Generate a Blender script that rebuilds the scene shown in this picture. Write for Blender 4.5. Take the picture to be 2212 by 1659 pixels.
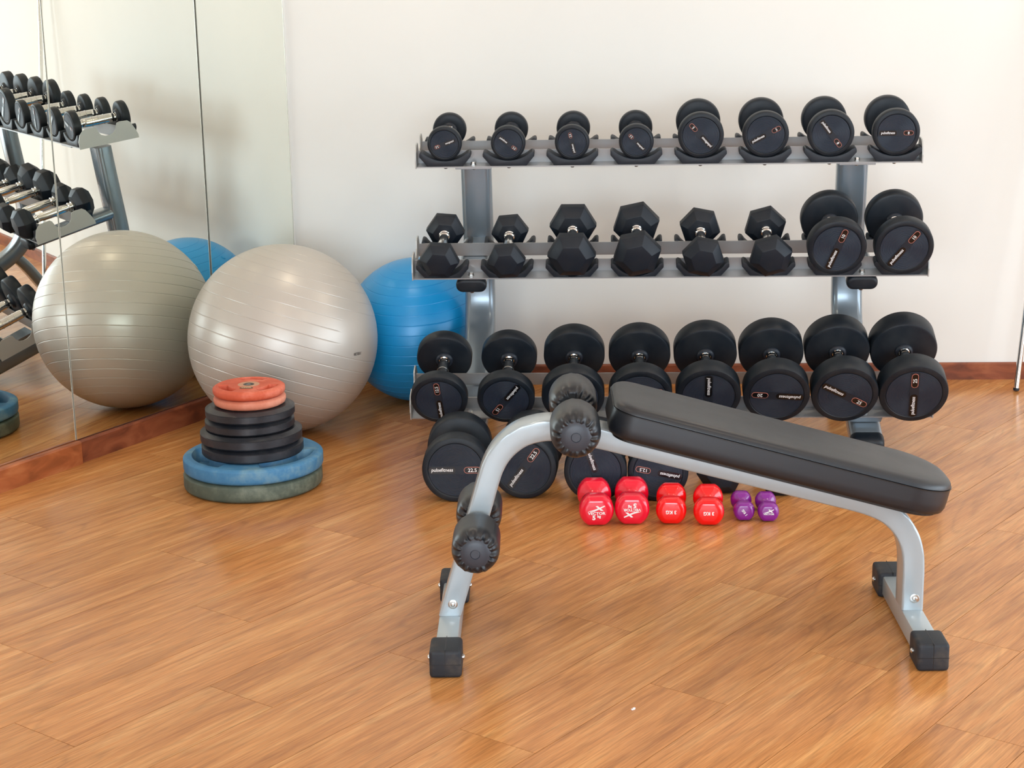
import bpy, bmesh, math, random
from mathutils import Vector, Matrix, noise as mnoise

for _o in list(bpy.data.objects):
    bpy.data.objects.remove(_o, do_unlink=True)
S = bpy.context.scene
COL = S.collection
PI = math.pi
R = math.radians

# ------------------------------------------------------------------ camera
F_PX, PITCH, ROLL, YAW, CAM_H = 3789.12, 0.2453, 0.0189, 0.0606, 1.6256
fw = Vector((-math.sin(YAW)*math.cos(PITCH), math.cos(YAW)*math.cos(PITCH), -math.sin(PITCH)))
r0 = Vector((math.cos(YAW), math.sin(YAW), 0)); u0 = r0.cross(fw)
rt = r0*math.cos(ROLL) - u0*math.sin(ROLL); up = u0*math.cos(ROLL) + r0*math.sin(ROLL)
cd = bpy.data.cameras.new('camera'); cam = bpy.data.objects.new('camera', cd); COL.objects.link(cam)
cd.sensor_fit = 'HORIZONTAL'; cd.sensor_width = 36.0; cd.lens = F_PX/2212*36.0
cd.clip_start = 0.05; cd.clip_end = 60
mw = Matrix((rt, up, -fw)).transposed().to_4x4(); mw.translation = (0, 0, CAM_H)
cam.matrix_world = mw
S.camera = cam

# ------------------------------------------------------------------ world, window daylight, exposure
W = bpy.data.worlds.new('world'); S.world = W; W.use_nodes = True
W.node_tree.nodes['Background'].inputs[0].default_value = (0.86, 0.93, 1.0, 1)
W.node_tree.nodes['Background'].inputs[1].default_value = 1.0
S.view_settings.view_transform = 'Standard'; S.view_settings.look = 'None'
S.view_settings.gamma = 1.0; S.view_settings.use_curve_mapping = False
S.view_settings.exposure = 0.13
S.cycles.diffuse_bounces = 6

def area(name, loc, direction, sx, sy, power, color):
    ld = bpy.data.lights.new(name, 'AREA'); ld.shape = 'RECTANGLE'; ld.size = sx; ld.size_y = sy
    ld.energy = power; ld.color = color
    o = bpy.data.objects.new(name, ld); COL.objects.link(o); o.location = loc
    o.rotation_euler = Vector(direction).to_track_quat('-Z', 'Y').to_euler()
    return o
ROOM_R, ROOM_F, ROOM_H = 4.4, -3.0, 2.7
area('daylight_window_front', (-0.1, ROOM_F-0.06, 1.55), (0, 1, 0), 4.2, 1.5, 245, (0.755, 0.885, 1.0))
area('daylight_window_right', (ROOM_R+0.06, 2.70, 1.00), (-1, 0, 0), 5.5, 1.9, 160, (0.77, 0.89, 1.0))
LAMP_POWER, LAMP_COL = 5, (1.0, 0.87, 0.68)

# ------------------------------------------------------------------ materials
def srgb(r, g, b):
    f = lambda c: (c/255/12.92) if c/255 <= .04045 else ((c/255+.055)/1.055)**2.4
    return (f(r), f(g), f(b), 1)
def mat(name, col, rough=.5, metal=0., spec=.5, coat=0., coat_r=.1, bump=None, vary=None, rvary=None, sheen=0.):
    m = bpy.data.materials.new(name); m.use_nodes = True
    nt = m.node_tree; b = nt.nodes['Principled BSDF']
    b.inputs['Base Color'].default_value = col; b.inputs['Roughness'].default_value = rough
    b.inputs['Metallic'].default_value = metal; b.inputs['Specular IOR Level'].default_value = spec
    b.inputs['Coat Weight'].default_value = coat; b.inputs['Coat Roughness'].default_value = coat_r
    if sheen: b.inputs['Sheen Weight'].default_value = sheen
    tc = nt.nodes.new('ShaderNodeTexCoord')
    def noise(scale, detail=4, dist=0):
        n = nt.nodes.new('ShaderNodeTexNoise'); n.inputs['Scale'].default_value = scale
        n.inputs['Detail'].default_value = detail; n.inputs['Distortion'].default_value = dist
        nt.links.new(tc.outputs['Object'], n.inputs['Vector']); return n
    if vary:      # (other colour, scale, low, high)
        n = noise(vary[1], 6); mr = nt.nodes.new('ShaderNodeMapRange')
        mr.inputs[1].default_value = vary[2]; mr.inputs[2].default_value = vary[3]
        nt.links.new(n.outputs['Fac'], mr.inputs[0])
        mx = nt.nodes.new('ShaderNodeMix'); mx.data_type = 'RGBA'
        mx.inputs[6].default_value = col; mx.inputs[7].default_value = vary[0]
        nt.links.new(mr.outputs[0], mx.inputs[0]); nt.links.new(mx.outputs[2], b.inputs['Base Color'])
    if rvary:     # (scale, lo, hi)
        n = noise(rvary[0], 5); mr = nt.nodes.new('ShaderNodeMapRange')
        mr.inputs[1].default_value = .3; mr.inputs[2].default_value = .7
        mr.inputs[3].default_value = rvary[1]; mr.inputs[4].default_value = rvary[2]
        nt.links.new(n.outputs['Fac'], mr.inputs[0]); nt.links.new(mr.outputs[0], b.inputs['Roughness'])
    if bump:      # (scale, strength, distance)
        n = noise(bump[0], 3); bp = nt.nodes.new('ShaderNodeBump')
        bp.inputs['Strength'].default_value = bump[1]; bp.inputs['Distance'].default_value = bump[2]
        nt.links.new(n.outputs['Fac'], bp.inputs['Height']); nt.links.new(bp.outputs[0], b.inputs['Normal'])
    return m

def wood_floor_mat():
    m = bpy.data.materials.new('plank_wood'); m.use_nodes = True; nt = m.node_tree; N = nt.nodes; L = nt.links
    b = N['Principled BSDF']
    tc = N.new('ShaderNodeTexCoord'); oi = N.new('ShaderNodeObjectInfo')
    # shift the grain of each plank by its random number
    sh = N.new('ShaderNodeCombineXYZ')
    mul = N.new('ShaderNodeMath'); mul.operation = 'MULTIPLY'; mul.inputs[1].default_value = 37.0
    L.new(oi.outputs['Random'], mul.inputs[0]); L.new(mul.outputs[0], sh.inputs[1]); L.new(mul.outputs[0], sh.inputs[0])
    ad = N.new('ShaderNodeVectorMath'); ad.operation = 'ADD'
    L.new(tc.outputs['Object'], ad.inputs[0]); L.new(sh.outputs[0], ad.inputs[1])
    def mapped(sx, sy):
        mp = N.new('ShaderNodeMapping'); mp.inputs['Scale'].default_value = (sx, sy, 1); L.new(ad.outputs[0], mp.inputs['Vector']); return mp
    def noise(sx, sy, scale, detail, dist, rough=.6):
        n = N.new('ShaderNodeTexNoise'); n.inputs['Scale'].default_value = scale; n.inputs['Detail'].default_value = detail
        n.inputs['Distortion'].default_value = dist; n.inputs['Roughness'].default_value = rough
        L.new(mapped(sx, sy).outputs[0], n.inputs['Vector']); return n
    broad = noise(1.1, 9, 1.0, 4, .5)           # wide light and dark bands
    streak = noise(2.4, 46, 1.0, 5, .35, .65)   # narrow streaks
    fine = noise(9, 230, 1.0, 3, .15, .7)       # hair-fine pores along the plank
    fig = noise(.9, 8.5, 1.0, 2, .7, .4)     # growth-ring figure
    ring = N.new('ShaderNodeMath'); ring.operation = 'MULTIPLY'; ring.inputs[1].default_value = 11.0; L.new(fig.outputs['Fac'], ring.inputs[0])
    fr = N.new('ShaderNodeMath'); fr.operation = 'PINGPONG'; fr.inputs[1].default_value = .5; L.new(ring.outputs[0], fr.inputs[0])
    def remap(src, a0, a1, b0, b1):
        q = N.new('ShaderNodeMapRange'); q.inputs[1].default_value = a0; q.inputs[2].default_value = a1; q.inputs[3].default_value = b0; q.inputs[4].default_value = b1
        L.new(src, q.inputs[0]); return q.outputs[0]
    def times(p_, q_):
        q = N.new('ShaderNodeMath'); q.operation = 'MULTIPLY'; L.new(p_, q.inputs[0]); L.new(q_, q.inputs[1]); return q.outputs[0]
    r1 = N.new('ShaderNodeValToRGB'); e = r1.color_ramp.elements
    e[0].position = .30; e[0].color = srgb(162, 101, 51); e[1].position = .70; e[1].color = srgb(226, 171, 108)
    x = e.new(.5); x.color = srgb(198, 135, 77)
    mixv = N.new('ShaderNodeMath'); mixv.operation = 'MULTIPLY_ADD'; mixv.inputs[1].default_value = .55
    half = N.new('ShaderNodeMath'); half.operation = 'MULTIPLY'; half.inputs[1].default_value = .45
    L.new(streak.outputs['Fac'], half.inputs[0]); L.new(broad.outputs['Fac'], mixv.inputs[0]); L.new(half.outputs[0], mixv.inputs[2])
    L.new(mixv.outputs[0], r1.inputs[0])
    v1 = times(remap(fr.outputs[0], .0, .22, .84, 1.0), remap(fine.outputs['Fac'], .32, .62, .74, 1.08))
    v2 = times(v1, remap(oi.outputs['Random'], 0, 1, .95, 1.04))
    vm = N.new('ShaderNodeVectorMath'); vm.operation = 'SCALE'; L.new(r1.outputs[0], vm.inputs[0]); L.new(v2, vm.inputs['Scale'])
    L.new(vm.outputs[0], b.inputs['Base Color'])
    wn = N.new('ShaderNodeTexNoise'); wn.inputs['Scale'].default_value = 2.2; wn.inputs['Detail'].default_value = 3; L.new(tc.outputs['Object'], wn.inputs['Vector'])
    rr = N.new('ShaderNodeMapRange'); rr.inputs[1].default_value = .3; rr.inputs[2].default_value = .7; rr.inputs[3].default_value = .17; rr.inputs[4].default_value = .27
    L.new(wn.outputs['Fac'], rr.inputs[0]); L.new(rr.outputs[0], b.inputs['Roughness'])
    b.inputs['Specular IOR Level'].default_value = .34
    bp = N.new('ShaderNodeBump'); bp.inputs['Strength'].default_value = .12; bp.inputs['Distance'].default_value = .0006
    L.new(fine.outputs['Fac'], bp.inputs['Height']); L.new(bp.outputs[0], b.inputs['Normal'])
    return m

def skirting_mat(name, c1, c2, c3):
    m = bpy.data.materials.new(name); m.use_nodes = True; nt = m.node_tree; N = nt.nodes; L = nt.links; b = N['Principled BSDF']
    tc = N.new('ShaderNodeTexCoord')
    mp = N.new('ShaderNodeMapping'); mp.inputs['Scale'].default_value = (5, 20, 14); L.new(tc.outputs['Object'], mp.inputs['Vector'])
    n = N.new('ShaderNodeTexNoise'); n.inputs['Scale'].default_value = 1.4; n.inputs['Detail'].default_value = 6; n.inputs['Distortion'].default_value = 1.0
    L.new(mp.outputs[0], n.inputs['Vector'])
    r = N.new('ShaderNodeValToRGB'); e = r.color_ramp.elements
    e[0].position = .3; e[0].color = c1; e[1].position = .72; e[1].color = c3; x = e.new(.5); x.color = c2
    L.new(n.outputs['Fac'], r.inputs[0]); L.new(r.outputs[0], b.inputs['Base Color'])
    b.inputs['Roughness'].default_value = .36
    return m

def ringed_rubber_mat():
    m = bpy.data.materials.new('ringed_rubber'); m.use_nodes = True; nt = m.node_tree; N = nt.nodes; L = nt.links; b = N['Principled BSDF']
    b.inputs['Base Color'].default_value = srgb(32, 42, 56); b.inputs['Roughness'].default_value = .50; b.inputs['Specular IOR Level'].default_value = .4
    tc = N.new('ShaderNodeTexCoord'); sp = N.new('ShaderNodeSeparateXYZ'); L.new(tc.outputs['Object'], sp.inputs[0])
    cb = N.new('ShaderNodeCombineXYZ'); L.new(sp.outputs['X'], cb.inputs[0]); L.new(sp.outputs['Z'], cb.inputs[1])
    ln = N.new('ShaderNodeVectorMath'); ln.operation = 'LENGTH'; L.new(cb.outputs[0], ln.inputs[0])
    mu = N.new('ShaderNodeMath'); mu.operation = 'MULTIPLY'; mu.inputs[1].default_value = 2*PI/.0034; L.new(ln.outputs['Value'], mu.inputs[0])
    sn = N.new('ShaderNodeMath'); sn.operation = 'SINE'; L.new(mu.outputs[0], sn.inputs[0])
    bp = N.new('ShaderNodeBump'); bp.inputs['Strength'].default_value = .55; bp.inputs['Distance'].default_value = .0009
    L.new(sn.outputs[0], bp.inputs['Height']); L.new(bp.outputs[0], b.inputs['Normal'])
    return m

def plate_mat(name, c1, c2, c3, rough):
    m = bpy.data.materials.new(name); m.use_nodes = True; nt = m.node_tree; N = nt.nodes; L = nt.links; b = N['Principled BSDF']
    tc = N.new('ShaderNodeTexCoord')
    n = N.new('ShaderNodeTexNoise'); n.inputs['Scale'].default_value = 14; n.inputs['Detail'].default_value = 7; n.inputs['Roughness'].default_value = .65
    L.new(tc.outputs['Object'], n.inputs['Vector'])
    r = N.new('ShaderNodeValToRGB'); e = r.color_ramp.elements
    e[0].position = .32; e[0].color = c1; e[1].position = .74; e[1].color = c3; x = e.new(.52); x.color = c2
    L.new(n.outputs['Fac'], r.inputs[0]); L.new(r.outputs[0], b.inputs['Base Color'])
    b.inputs['Roughness'].default_value = rough
    n2 = N.new('ShaderNodeTexNoise'); n2.inputs['Scale'].default_value = 120; L.new(tc.outputs['Object'], n2.inputs['Vector'])
    bp = N.new('ShaderNodeBump'); bp.inputs['Strength'].default_value = .25; bp.inputs['Distance'].default_value = .001
    L.new(n2.outputs['Fac'], bp.inputs['Height']); L.new(bp.outputs[0], b.inputs['Normal'])
    return m

M = {}
M['wall'] = mat('wall_paint', srgb(231, 231, 226), .75, spec=.3, vary=(srgb(228, 228, 223), 1.2, .4, .65), bump=(60, .05, .001))
M['ceiling'] = mat('ceiling_paint', srgb(236, 238, 236), .9, spec=.2)
M['floor_base'] = mat('floor_base', srgb(60, 34, 18), .8)
M['plank'] = wood_floor_mat()
M['skirt'] = skirting_mat('skirting_wood', srgb(98, 50, 34), srgb(134, 72, 46), srgb(160, 94, 62))
M['skirt_light'] = skirting_mat('skirting_wood_orange', srgb(132, 72, 40), srgb(168, 94, 54), srgb(192, 122, 76))
M['mirror'] = mat('mirror_silver', (.90, .93, .865, 1), .0, 1.0)
M['mirror_edge'] = mat('mirror_edge', srgb(205, 208, 196), .25, .6)
M['mirror_back'] = mat('mirror_backing', srgb(52, 46, 40), .8)
M['silver_ball'] = mat('pearl_silver_vinyl', srgb(190, 184, 175), .40, .30, spec=.45, coat=.12, coat_r=.22, bump=(400, .05, .0004))
M['blue_ball'] = mat('blue_vinyl', srgb(4, 146, 212), .36, .05, spec=.5, coat=.2, coat_r=.25)
M['print'] = mat('black_print', srgb(24, 24, 26), .5)
M['rubber'] = mat('black_rubber', srgb(15, 24, 33), .46, spec=.34, vary=(srgb(40, 44, 48), 9, .45, .75), bump=(150, .08, .0006))
M['rubber_face'] = ringed_rubber_mat()
M['rubber_flat'] = mat('smooth_black_rubber', srgb(28, 35, 45), .45, spec=.4)
M['hex'] = mat('hex_rubber', srgb(14, 24, 35), .5, spec=.36, vary=(srgb(30, 34, 40), 14, .45, .75), bump=(220, .12, .0006))
M['badge'] = mat('gloss_black_badge', srgb(14, 14, 16), .25)
M['white'] = mat('white_print', srgb(238, 238, 238), .5)
M['orange_line'] = mat('red_outline', srgb(208, 128, 112), .5)
M['chrome'] = mat('chrome', (.78, .77, .74, 1), .12, 1.0)
M['steel'] = mat('zinc_bolt', (.62, .62, .60, 1), .28, 1.0)
M['rail'] = mat('rail_silver_paint', srgb(166, 168, 170), .38, .35, spec=.5)
M['rail_edge'] = mat('end_plate_silver_paint', srgb(178, 180, 178), .42, .25)
M['post'] = mat('post_gunmetal_paint', srgb(126, 138, 147), .27, .45, coat=.4, coat_r=.12)
M['saddle'] = mat('saddle_rubber', srgb(34, 40, 48), .5, spec=.4, bump=(180, .1, .0006))
M['bench'] = mat('bench_silver_paint', srgb(170, 182, 188), .3, .25, coat=.35, coat_r=.12, bump=(500, .04, .0003))
M['leather'] = mat('black_leatherette', srgb(20, 25, 32), .4, spec=.55, coat=.08, coat_r=.35, rvary=(6, .36, .46), bump=(420, .12, .0005))
M['piping'] = mat('black_piping', srgb(22, 22, 23), .35)
M['cap'] = mat('grey_plastic_cap', srgb(54, 59, 68), .42)
M['foot'] = mat('foot_rubber', srgb(36, 40, 46), .6, spec=.4, vary=(srgb(78, 70, 62), 24, .5, .8), bump=(150, .1, .0008))
M['red5'] = mat('crimson_vinyl', srgb(230, 8, 48), .2, spec=.5, coat=.5, coat_r=.08)
M['red3'] = mat('scarlet_vinyl', srgb(240, 8, 14), .2, spec=.5, coat=.5, coat_r=.08)
M['purple'] = mat('purple_vinyl', srgb(126, 22, 134), .24, spec=.5, coat=.5, coat_r=.1)
M['plate_red'] = plate_mat('worn_red_rubber', srgb(186, 76, 48), srgb(202, 90, 60), srgb(226, 132, 108), .62)
M['plate_pink'] = plate_mat('worn_salmon_rubber', srgb(196, 112, 84), srgb(206, 126, 100), srgb(226, 156, 132), .66)
M['plate_black'] = plate_mat('worn_black_rubber', srgb(24, 27, 33), srgb(32, 35, 42), srgb(58, 58, 60), .42)
M['plate_blue'] = plate_mat('worn_blue_rubber', srgb(48, 108, 152), srgb(66, 124, 164), srgb(116, 152, 166), .6)
M['plate_green'] = plate_mat('worn_green_rubber', srgb(64, 76, 66), srgb(82, 92, 80), srgb(122, 130, 114), .6)
M['hub'] = mat('plate_hub_ring', srgb(190, 140, 110), .5)
M['emblem'] = mat('emblem_print', srgb(46, 44, 42), .4)
M['gold'] = mat('gold_print', srgb(226, 204, 150), .35)
M['plaque'] = mat('brown_plaque', srgb(92, 66, 44), .5)
M['frame_white'] = mat('window_frame_paint', srgb(225, 225, 222), .5)
lampm = bpy.data.materials.new('lamp_diffuser'); lampm.use_nodes = True
lb = lampm.node_tree.nodes['Principled BSDF']; lb.inputs['Base Color'].default_value = (1, .9, .7, 1)
lb.inputs['Emission Color'].default_value = (1, .82, .55, 1); lb.inputs['Emission Strength'].default_value = 6

# ------------------------------------------------------------------ mesh helpers
def mk(name, verts, faces, m=None, smooth=None):
    me = bpy.data.meshes.new(name); me.from_pydata([tuple(v) for v in verts], [], faces)
    bm = bmesh.new(); bm.from_mesh(me); bmesh.ops.recalc_face_normals(bm, faces=bm.faces); bm.to_mesh(me); bm.free()
    if m: me.materials.append(M[m] if isinstance(m, str) else m)
    if smooth is not None:
        me.shade_smooth()
        me.set_sharp_from_angle(angle=R(smooth))
    me.update(); return me
def ob(name, me, parent=None, loc=(0, 0, 0), rot=None):
    o = bpy.data.objects.new(name, me); COL.objects.link(o); o.location = loc
    if rot is not None: o.rotation_euler = rot
    if parent: o.parent = parent
    return o
def tag(o, label, cat, group=None):
    o['label'] = label; o['category'] = cat
    if group: o['group'] = group
    return o
def thing(name, label, cat, loc=(0, 0, 0), rot=(0, 0, 0), group=None):
    o = bpy.data.objects.new(name, None); COL.objects.link(o); o.location = loc; o.rotation_euler = rot
    o.empty_display_size = .05
    return tag(o, label, cat, group)
def struct(o):
    o['kind'] = 'structure'; return o
def box(x0, x1, y0, y1, z0, z1):
    v = [(x, y, z) for z in (z0, z1) for y in (y0, y1) for x in (x0, x1)]
    return v, [(0, 1, 3, 2), (4, 5, 7, 6), (0, 1, 5, 4), (2, 3, 7, 6), (0, 2, 6, 4), (1, 3, 7, 5)]
def join(parts):
    V, Fc = [], []
    for v, f in parts:
        n = len(V); V += list(v); Fc += [tuple(i+n for i in q) for q in f]
    return V, Fc
def bevel_box(name, dims, bev, m, seg=3, smooth=35):
    v, f = box(*dims); me = mk(name, v, f, m)
    bm = bmesh.new(); bm.from_mesh(me)
    bmesh.ops.bevel(bm, geom=list(bm.edges), offset=bev, segments=seg, profile=.5, affect='EDGES')
    bm.to_mesh(me); bm.free(); me.shade_smooth(); me.set_sharp_from_angle(angle=R(smooth)); return me
def lathe(prof, seg=48, axis='z', a0=0.0):
    """profile of (radius, height); radius 0 closes"""
    V, Fc, rows = [], [], []
    for r, h in prof:
        if r < 1e-6:
            rows.append([len(V)]); V.append((0, 0, h))
        else:
            st = len(V); rows.append(list(range(st, st+seg)))
            for i in range(seg):
                a = a0+2*PI*i/seg; V.append((r*math.cos(a), r*math.sin(a), h))
    for A, B in zip(rows, rows[1:]):
        if len(A) == 1 and len(B) == 1: continue
        for i in range(seg):
            j = (i+1) % seg
            if len(A) == 1: Fc.append((A[0], B[i], B[j]))
            elif len(B) == 1: Fc.append((A[i], A[j], B[0]))
            else: Fc.append((A[i], A[j], B[j], B[i]))
    if axis == 'y': V = [(x, z, -y) for x, y, z in V]       # height along +y
    if axis == 'x': V = [(z, x, y) for x, y, z in V]
    return V, Fc
def prism_xz(poly, y0, y1):
    n = len(poly); V = [(x, y0, z) for x, z in poly]+[(x, y1, z) for x, z in poly]
    Fc = [tuple(range(n)), tuple(range(2*n-1, n-1, -1))]+[(i, (i+1) % n, n+(i+1) % n, n+i) for i in range(n)]
    return V, Fc
def prism_yz(poly, x0, x1):
    n = len(poly); V = [(x0, y, z) for y, z in poly]+[(x1, y, z) for y, z in poly]
    Fc = [tuple(range(n)), tuple(range(2*n-1, n-1, -1))]+[(i, (i+1) % n, n+(i+1) % n, n+i) for i in range(n)]
    return V, Fc
def stadium(hl, hw, n=8):
    """half length incl. ends, half width"""
    p = []; c = hl-hw
    for i in range(n+1):
        a = -PI/2+PI*i/n; p.append((c+hw*math.cos(a), hw*math.sin(a)))
    for i in range(n+1):
        a = PI/2+PI*i/n; p.append((-c+hw*math.cos(a), hw*math.sin(a)))
    return p
def rrect(hx, hy, r, n=4):
    p = []
    for cx, cy, a0 in ((hx-r, hy-r, 0), (-hx+r, hy-r, PI/2), (-hx+r, -hy+r, PI), (hx-r, -hy+r, 1.5*PI)):
        for i in range(n+1):
            a = a0+PI/2*i/n; p.append((cx+r*math.cos(a), cy+r*math.sin(a)))
    return p
def rot2(p, a):
    c, s = math.cos(a), math.sin(a); return [(x*c-y*s, x*s+y*c) for x, y in p]
def sweep(path, section, side, cap=True):
    """path: Vectors lying in a plane with normal `side`; section: (a along side, b along in-plane normal)"""
    side = Vector(side).normalized(); n = len(path); k = len(section); V, Fc = [], []
    for i, P in enumerate(path):
        P = Vector(P); a = Vector(path[max(i-1, 0)]); b = Vector(path[min(i+1, n-1)])
        t = (b-a).normalized()
        nn = side.cross(t).normalized()
        if 0 < i < n-1:
            t1 = (P-a).normalized(); t2 = (b-P).normalized(); cs = max(.5, math.cos(.5*t1.angle(t2)))
        else: cs = 1
        for s1, s2 in section: V.append(P+side*s1+nn*(s2/cs))
    for i in range(n-1):
        for j in range(k):
            j2 = (j+1) % k; Fc.append((i*k+j, i*k+j2, (i+1)*k+j2, (i+1)*k+j))
    if cap: Fc += [tuple(range(k-1, -1, -1)), tuple(range((n-1)*k, n*k))]
    return V, Fc
def spline(pts, sub=5):
    """Catmull-Rom through 2D/3D points"""
    P = [Vector(p) for p in pts]; P = [P[0]*2-P[1]]+P+[P[-1]*2-P[-2]]; out = []
    for i in range(1, len(P)-2):
        for s in range(sub):
            t = s/sub; a, b, c, d = P[i-1:i+3]
            out.append(.5*((2*b)+(c-a)*t+(2*a-5*b+4*c-d)*t*t+(3*b-a-3*c+d)*t**3))
    out.append(P[-2]); return out

_txt = {}
def text_mesh(s, height, bold=0.0, shear=0.0, width=None, m='white', raise_=0.0004):
    """flat lettering centred on its origin, lying in the xz plane and facing -y"""
    key = (s, height, bold, shear, width, m)
    if key in _txt: return _txt[key]
    cu = bpy.data.curves.new('txt', 'FONT'); cu.body = s; cu.size = 1; cu.offset = bold; cu.shear = shear; cu.resolution_u = 3
    o = bpy.data.objects.new('txt', cu); COL.objects.link(o)
    dg = bpy.context.evaluated_depsgraph_get(); me = bpy.data.meshes.new_from_object(o.evaluated_get(dg))
    bpy.data.objects.remove(o); bpy.data.curves.remove(cu)
    xs = [v.co.x for v in me.vertices]; ys = [v.co.y for v in me.vertices]
    x0, x1, y0, y1 = min(xs), max(xs), min(ys), max(ys)
    sy = height/(y1-y0); sx = sy if width is None else width/(x1-x0)
    V = [((v.co.x-(x0+x1)/2)*sx, -raise_, (v.co.y-(y0+y1)/2)*sy) for v in me.vertices]
    Fc = [tuple(p.vertices) for p in me.polygons]; bpy.data.meshes.remove(me)
    me = bpy.data.meshes.new('lettering'); me.from_pydata(V, [], Fc); me.materials.append(M[m]); me.update()
    if me.polygons and me.polygons[0].normal.y > 0: me.flip_normals()
    _txt[key] = me; return me

# ------------------------------------------------------------------ room shell
MB = R(27.44)                                   # mirror wall leans off the depth axis by this angle
MN = Vector((math.cos(MB), -math.sin(MB), 0)); MD = -4.0711; MV = Vector((math.sin(MB), math.cos(MB), 0))
WALL_Y = 6.5334
def on_mirror(s, off=0.0, z=0.0):               # point of the mirror wall line
    p = MN*(MD+off)+MV*s; return Vector((p.x, p.y, z))
S_CORNER = (WALL_Y-MN.y*MD)/MV.y
S_END = (ROOM_F-MN.y*MD)/MV.y
kc = on_mirror(S_CORNER); ke = on_mirror(S_END)
room = [(kc.x, WALL_Y), (ROOM_R, WALL_Y), (ROOM_R, ROOM_F), (ke.x, ROOM_F)]   # clockwise
def flat_poly(poly, z0, z1):
    n = len(poly); V = [(x, y, z0) for x, y in poly]+[(x, y, z1) for x, y in poly]
    return V, [tuple(range(n)), tuple(range(2*n-1, n-1, -1))]+[(i, (i+1) % n, n+(i+1) % n, n+i) for i in range(n)]
floor = struct(ob('floor', mk('floor', *flat_poly(room, -.06, -.005), 'floor_base')))
struct(ob('ceiling', mk('ceiling', *flat_poly(room, ROOM_H, ROOM_H+.1), 'ceiling')))
struct(ob('wall_back', mk('wall_back', *box(kc.x-.15, ROOM_R+.1, WALL_Y, WALL_Y+.1, -.06, ROOM_H+.1), 'wall')))
a, b = on_mirror(S_END-.1, -.012), on_mirror(S_CORNER+.04, -.012); c_, d_ = on_mirror(S_CORNER+.04, -.11), on_mirror(S_END-.1, -.11)
struct(ob('wall_left', mk('wall_left', *flat_poly([(p.x, p.y) for p in (a, b, c_, d_)], -.06, ROOM_H+.1), 'wall')))
def wall_with_window(name, u0, u1, w0, w1, z0, z1, place):
    parts = [place(u0, u1, -.06, z0), place(u0, u1, z1, ROOM_H+.1), place(u0, w0, z0, z1), place(w1, u1, z0, z1)]
    return struct(ob(name, mk(name, *join(parts), 'wall')))
wall_with_window('wall_front', ke.x-.1, ROOM_R+.1, -2.25, 2.05, .76, 2.34, lambda a, b, z0, z1: box(a, b, ROOM_F-.1, ROOM_F, z0, z1))
wall_with_window('wall_right', ROOM_F, WALL_Y, -0.10, 5.50, .04, 1.98, lambda a, b, z0, z1: box(ROOM_R, ROOM_R+.1, a, b, z0, z1))
def window(name, horizontal, w0, w1, z0, z1, at, n):
    root = ob(name, None); struct(root)
    bars = [(w0, w1, z0, z0+.05), (w0, w1, z1-.05, z1)]+[(w0+(w1-w0-.05)*i/n, w0+(w1-w0-.05)*i/n+.05, z0+.05, z1-.05) for i in range(n+1)]
    for q in bars:
        d = box(q[0], q[1], at-.02, at+.02, q[2], q[3]) if horizontal else box(at-.02, at+.02, q[0], q[1], q[2], q[3])
        ob('window_frame', mk('window_frame', *d, 'frame_white'), root)
window('window_1', True, -2.25, 2.05, .76, 2.34, ROOM_F-.02, 3)
window('window_2', False, -0.10, 5.50, .04, 1.98, ROOM_R+.02, 3)

# floor planks, each one its own piece: pitch 0.203 m, length 1.08 m
random.seed(4)
PA = R(55.7); PE = Vector((math.sin(PA), -math.cos(PA))); PL = Vector((math.cos(PA), math.sin(PA)))
PW, PLEN = .2031, 1.08
joint = {-1: .908, 0: .226, 1: .674, 2: 1.042, 3: .346, 4: .73, 5: .085, 6: .5, 7: .934, 8: .224, 9: .503, 10: .028}
def clip(poly, nx, ny, d):                      # keep n.p <= d
    out = []
    for i, p in enumerate(poly):
        q = poly[(i+1) % len(poly)]; a = nx*p[0]+ny*p[1]-d; b = nx*q[0]+ny*q[1]-d
        if a <= 0: out.append(p)
        if (a < 0 < b) or (b < 0 < a):
            t = a/(a-b); out.append((p[0]+(q[0]-p[0])*t, p[1]+(q[1]-p[1])*t))
    return out
planks, rest = [], []
for k in range(-24, 26):
    e0 = -3.44+PW*k; off = joint.get(k, (k*.385+.23) % PLEN)
    for j in range(-9, 10):
        l0 = off+PLEN*j; g = .0007
        poly = [(PE*e+PL*l) for e, l in ((e0+g, l0+g), (e0+PW-g, l0+g), (e0+PW-g, l0+PLEN-g), (e0+g, l0+PLEN-g))]
        poly = [(p.x, p.y) for p in poly]
        for nx, ny, d in ((0, 1, WALL_Y-.001), (0, -1, -ROOM_F-.001), (1, 0, ROOM_R-.001), (-MN.x, -MN.y, -(MD-.009))):
            if poly: poly = clip(poly, nx, ny, d)
        if len(poly) < 3: continue
        ctr = PE*(e0+PW/2)+PL*(l0+PLEN/2)
        near = (Vector((ctr.x, ctr.y))-Vector((0, 4.6))).length
        planks.append((near, ctr, poly))
planks.sort(key=lambda t: t[0])
restV, restF = [], []
for i, (near, ctr, poly) in enumerate(planks):
    if i < 290:
        loc = []
        for x, y in poly:
            d = Vector((x, y))-ctr; loc.append((d.dot(PL), -d.dot(PE)))
        me = mk('plank', *flat_poly(loc, -.005, 0), 'plank')
        ob('plank', me, floor, (ctr.x, ctr.y, 0), (0, 0, PA))
    else:
        v, f = flat_poly(poly, -.005, 0); n = len(restV); restV += v; restF += [tuple(q+n for q in t) for t in f]
if restV:
    o = ob('far_planks', mk('far_planks', restV, restF, 'plank'), floor); o['kind'] = 'stuff'

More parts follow.
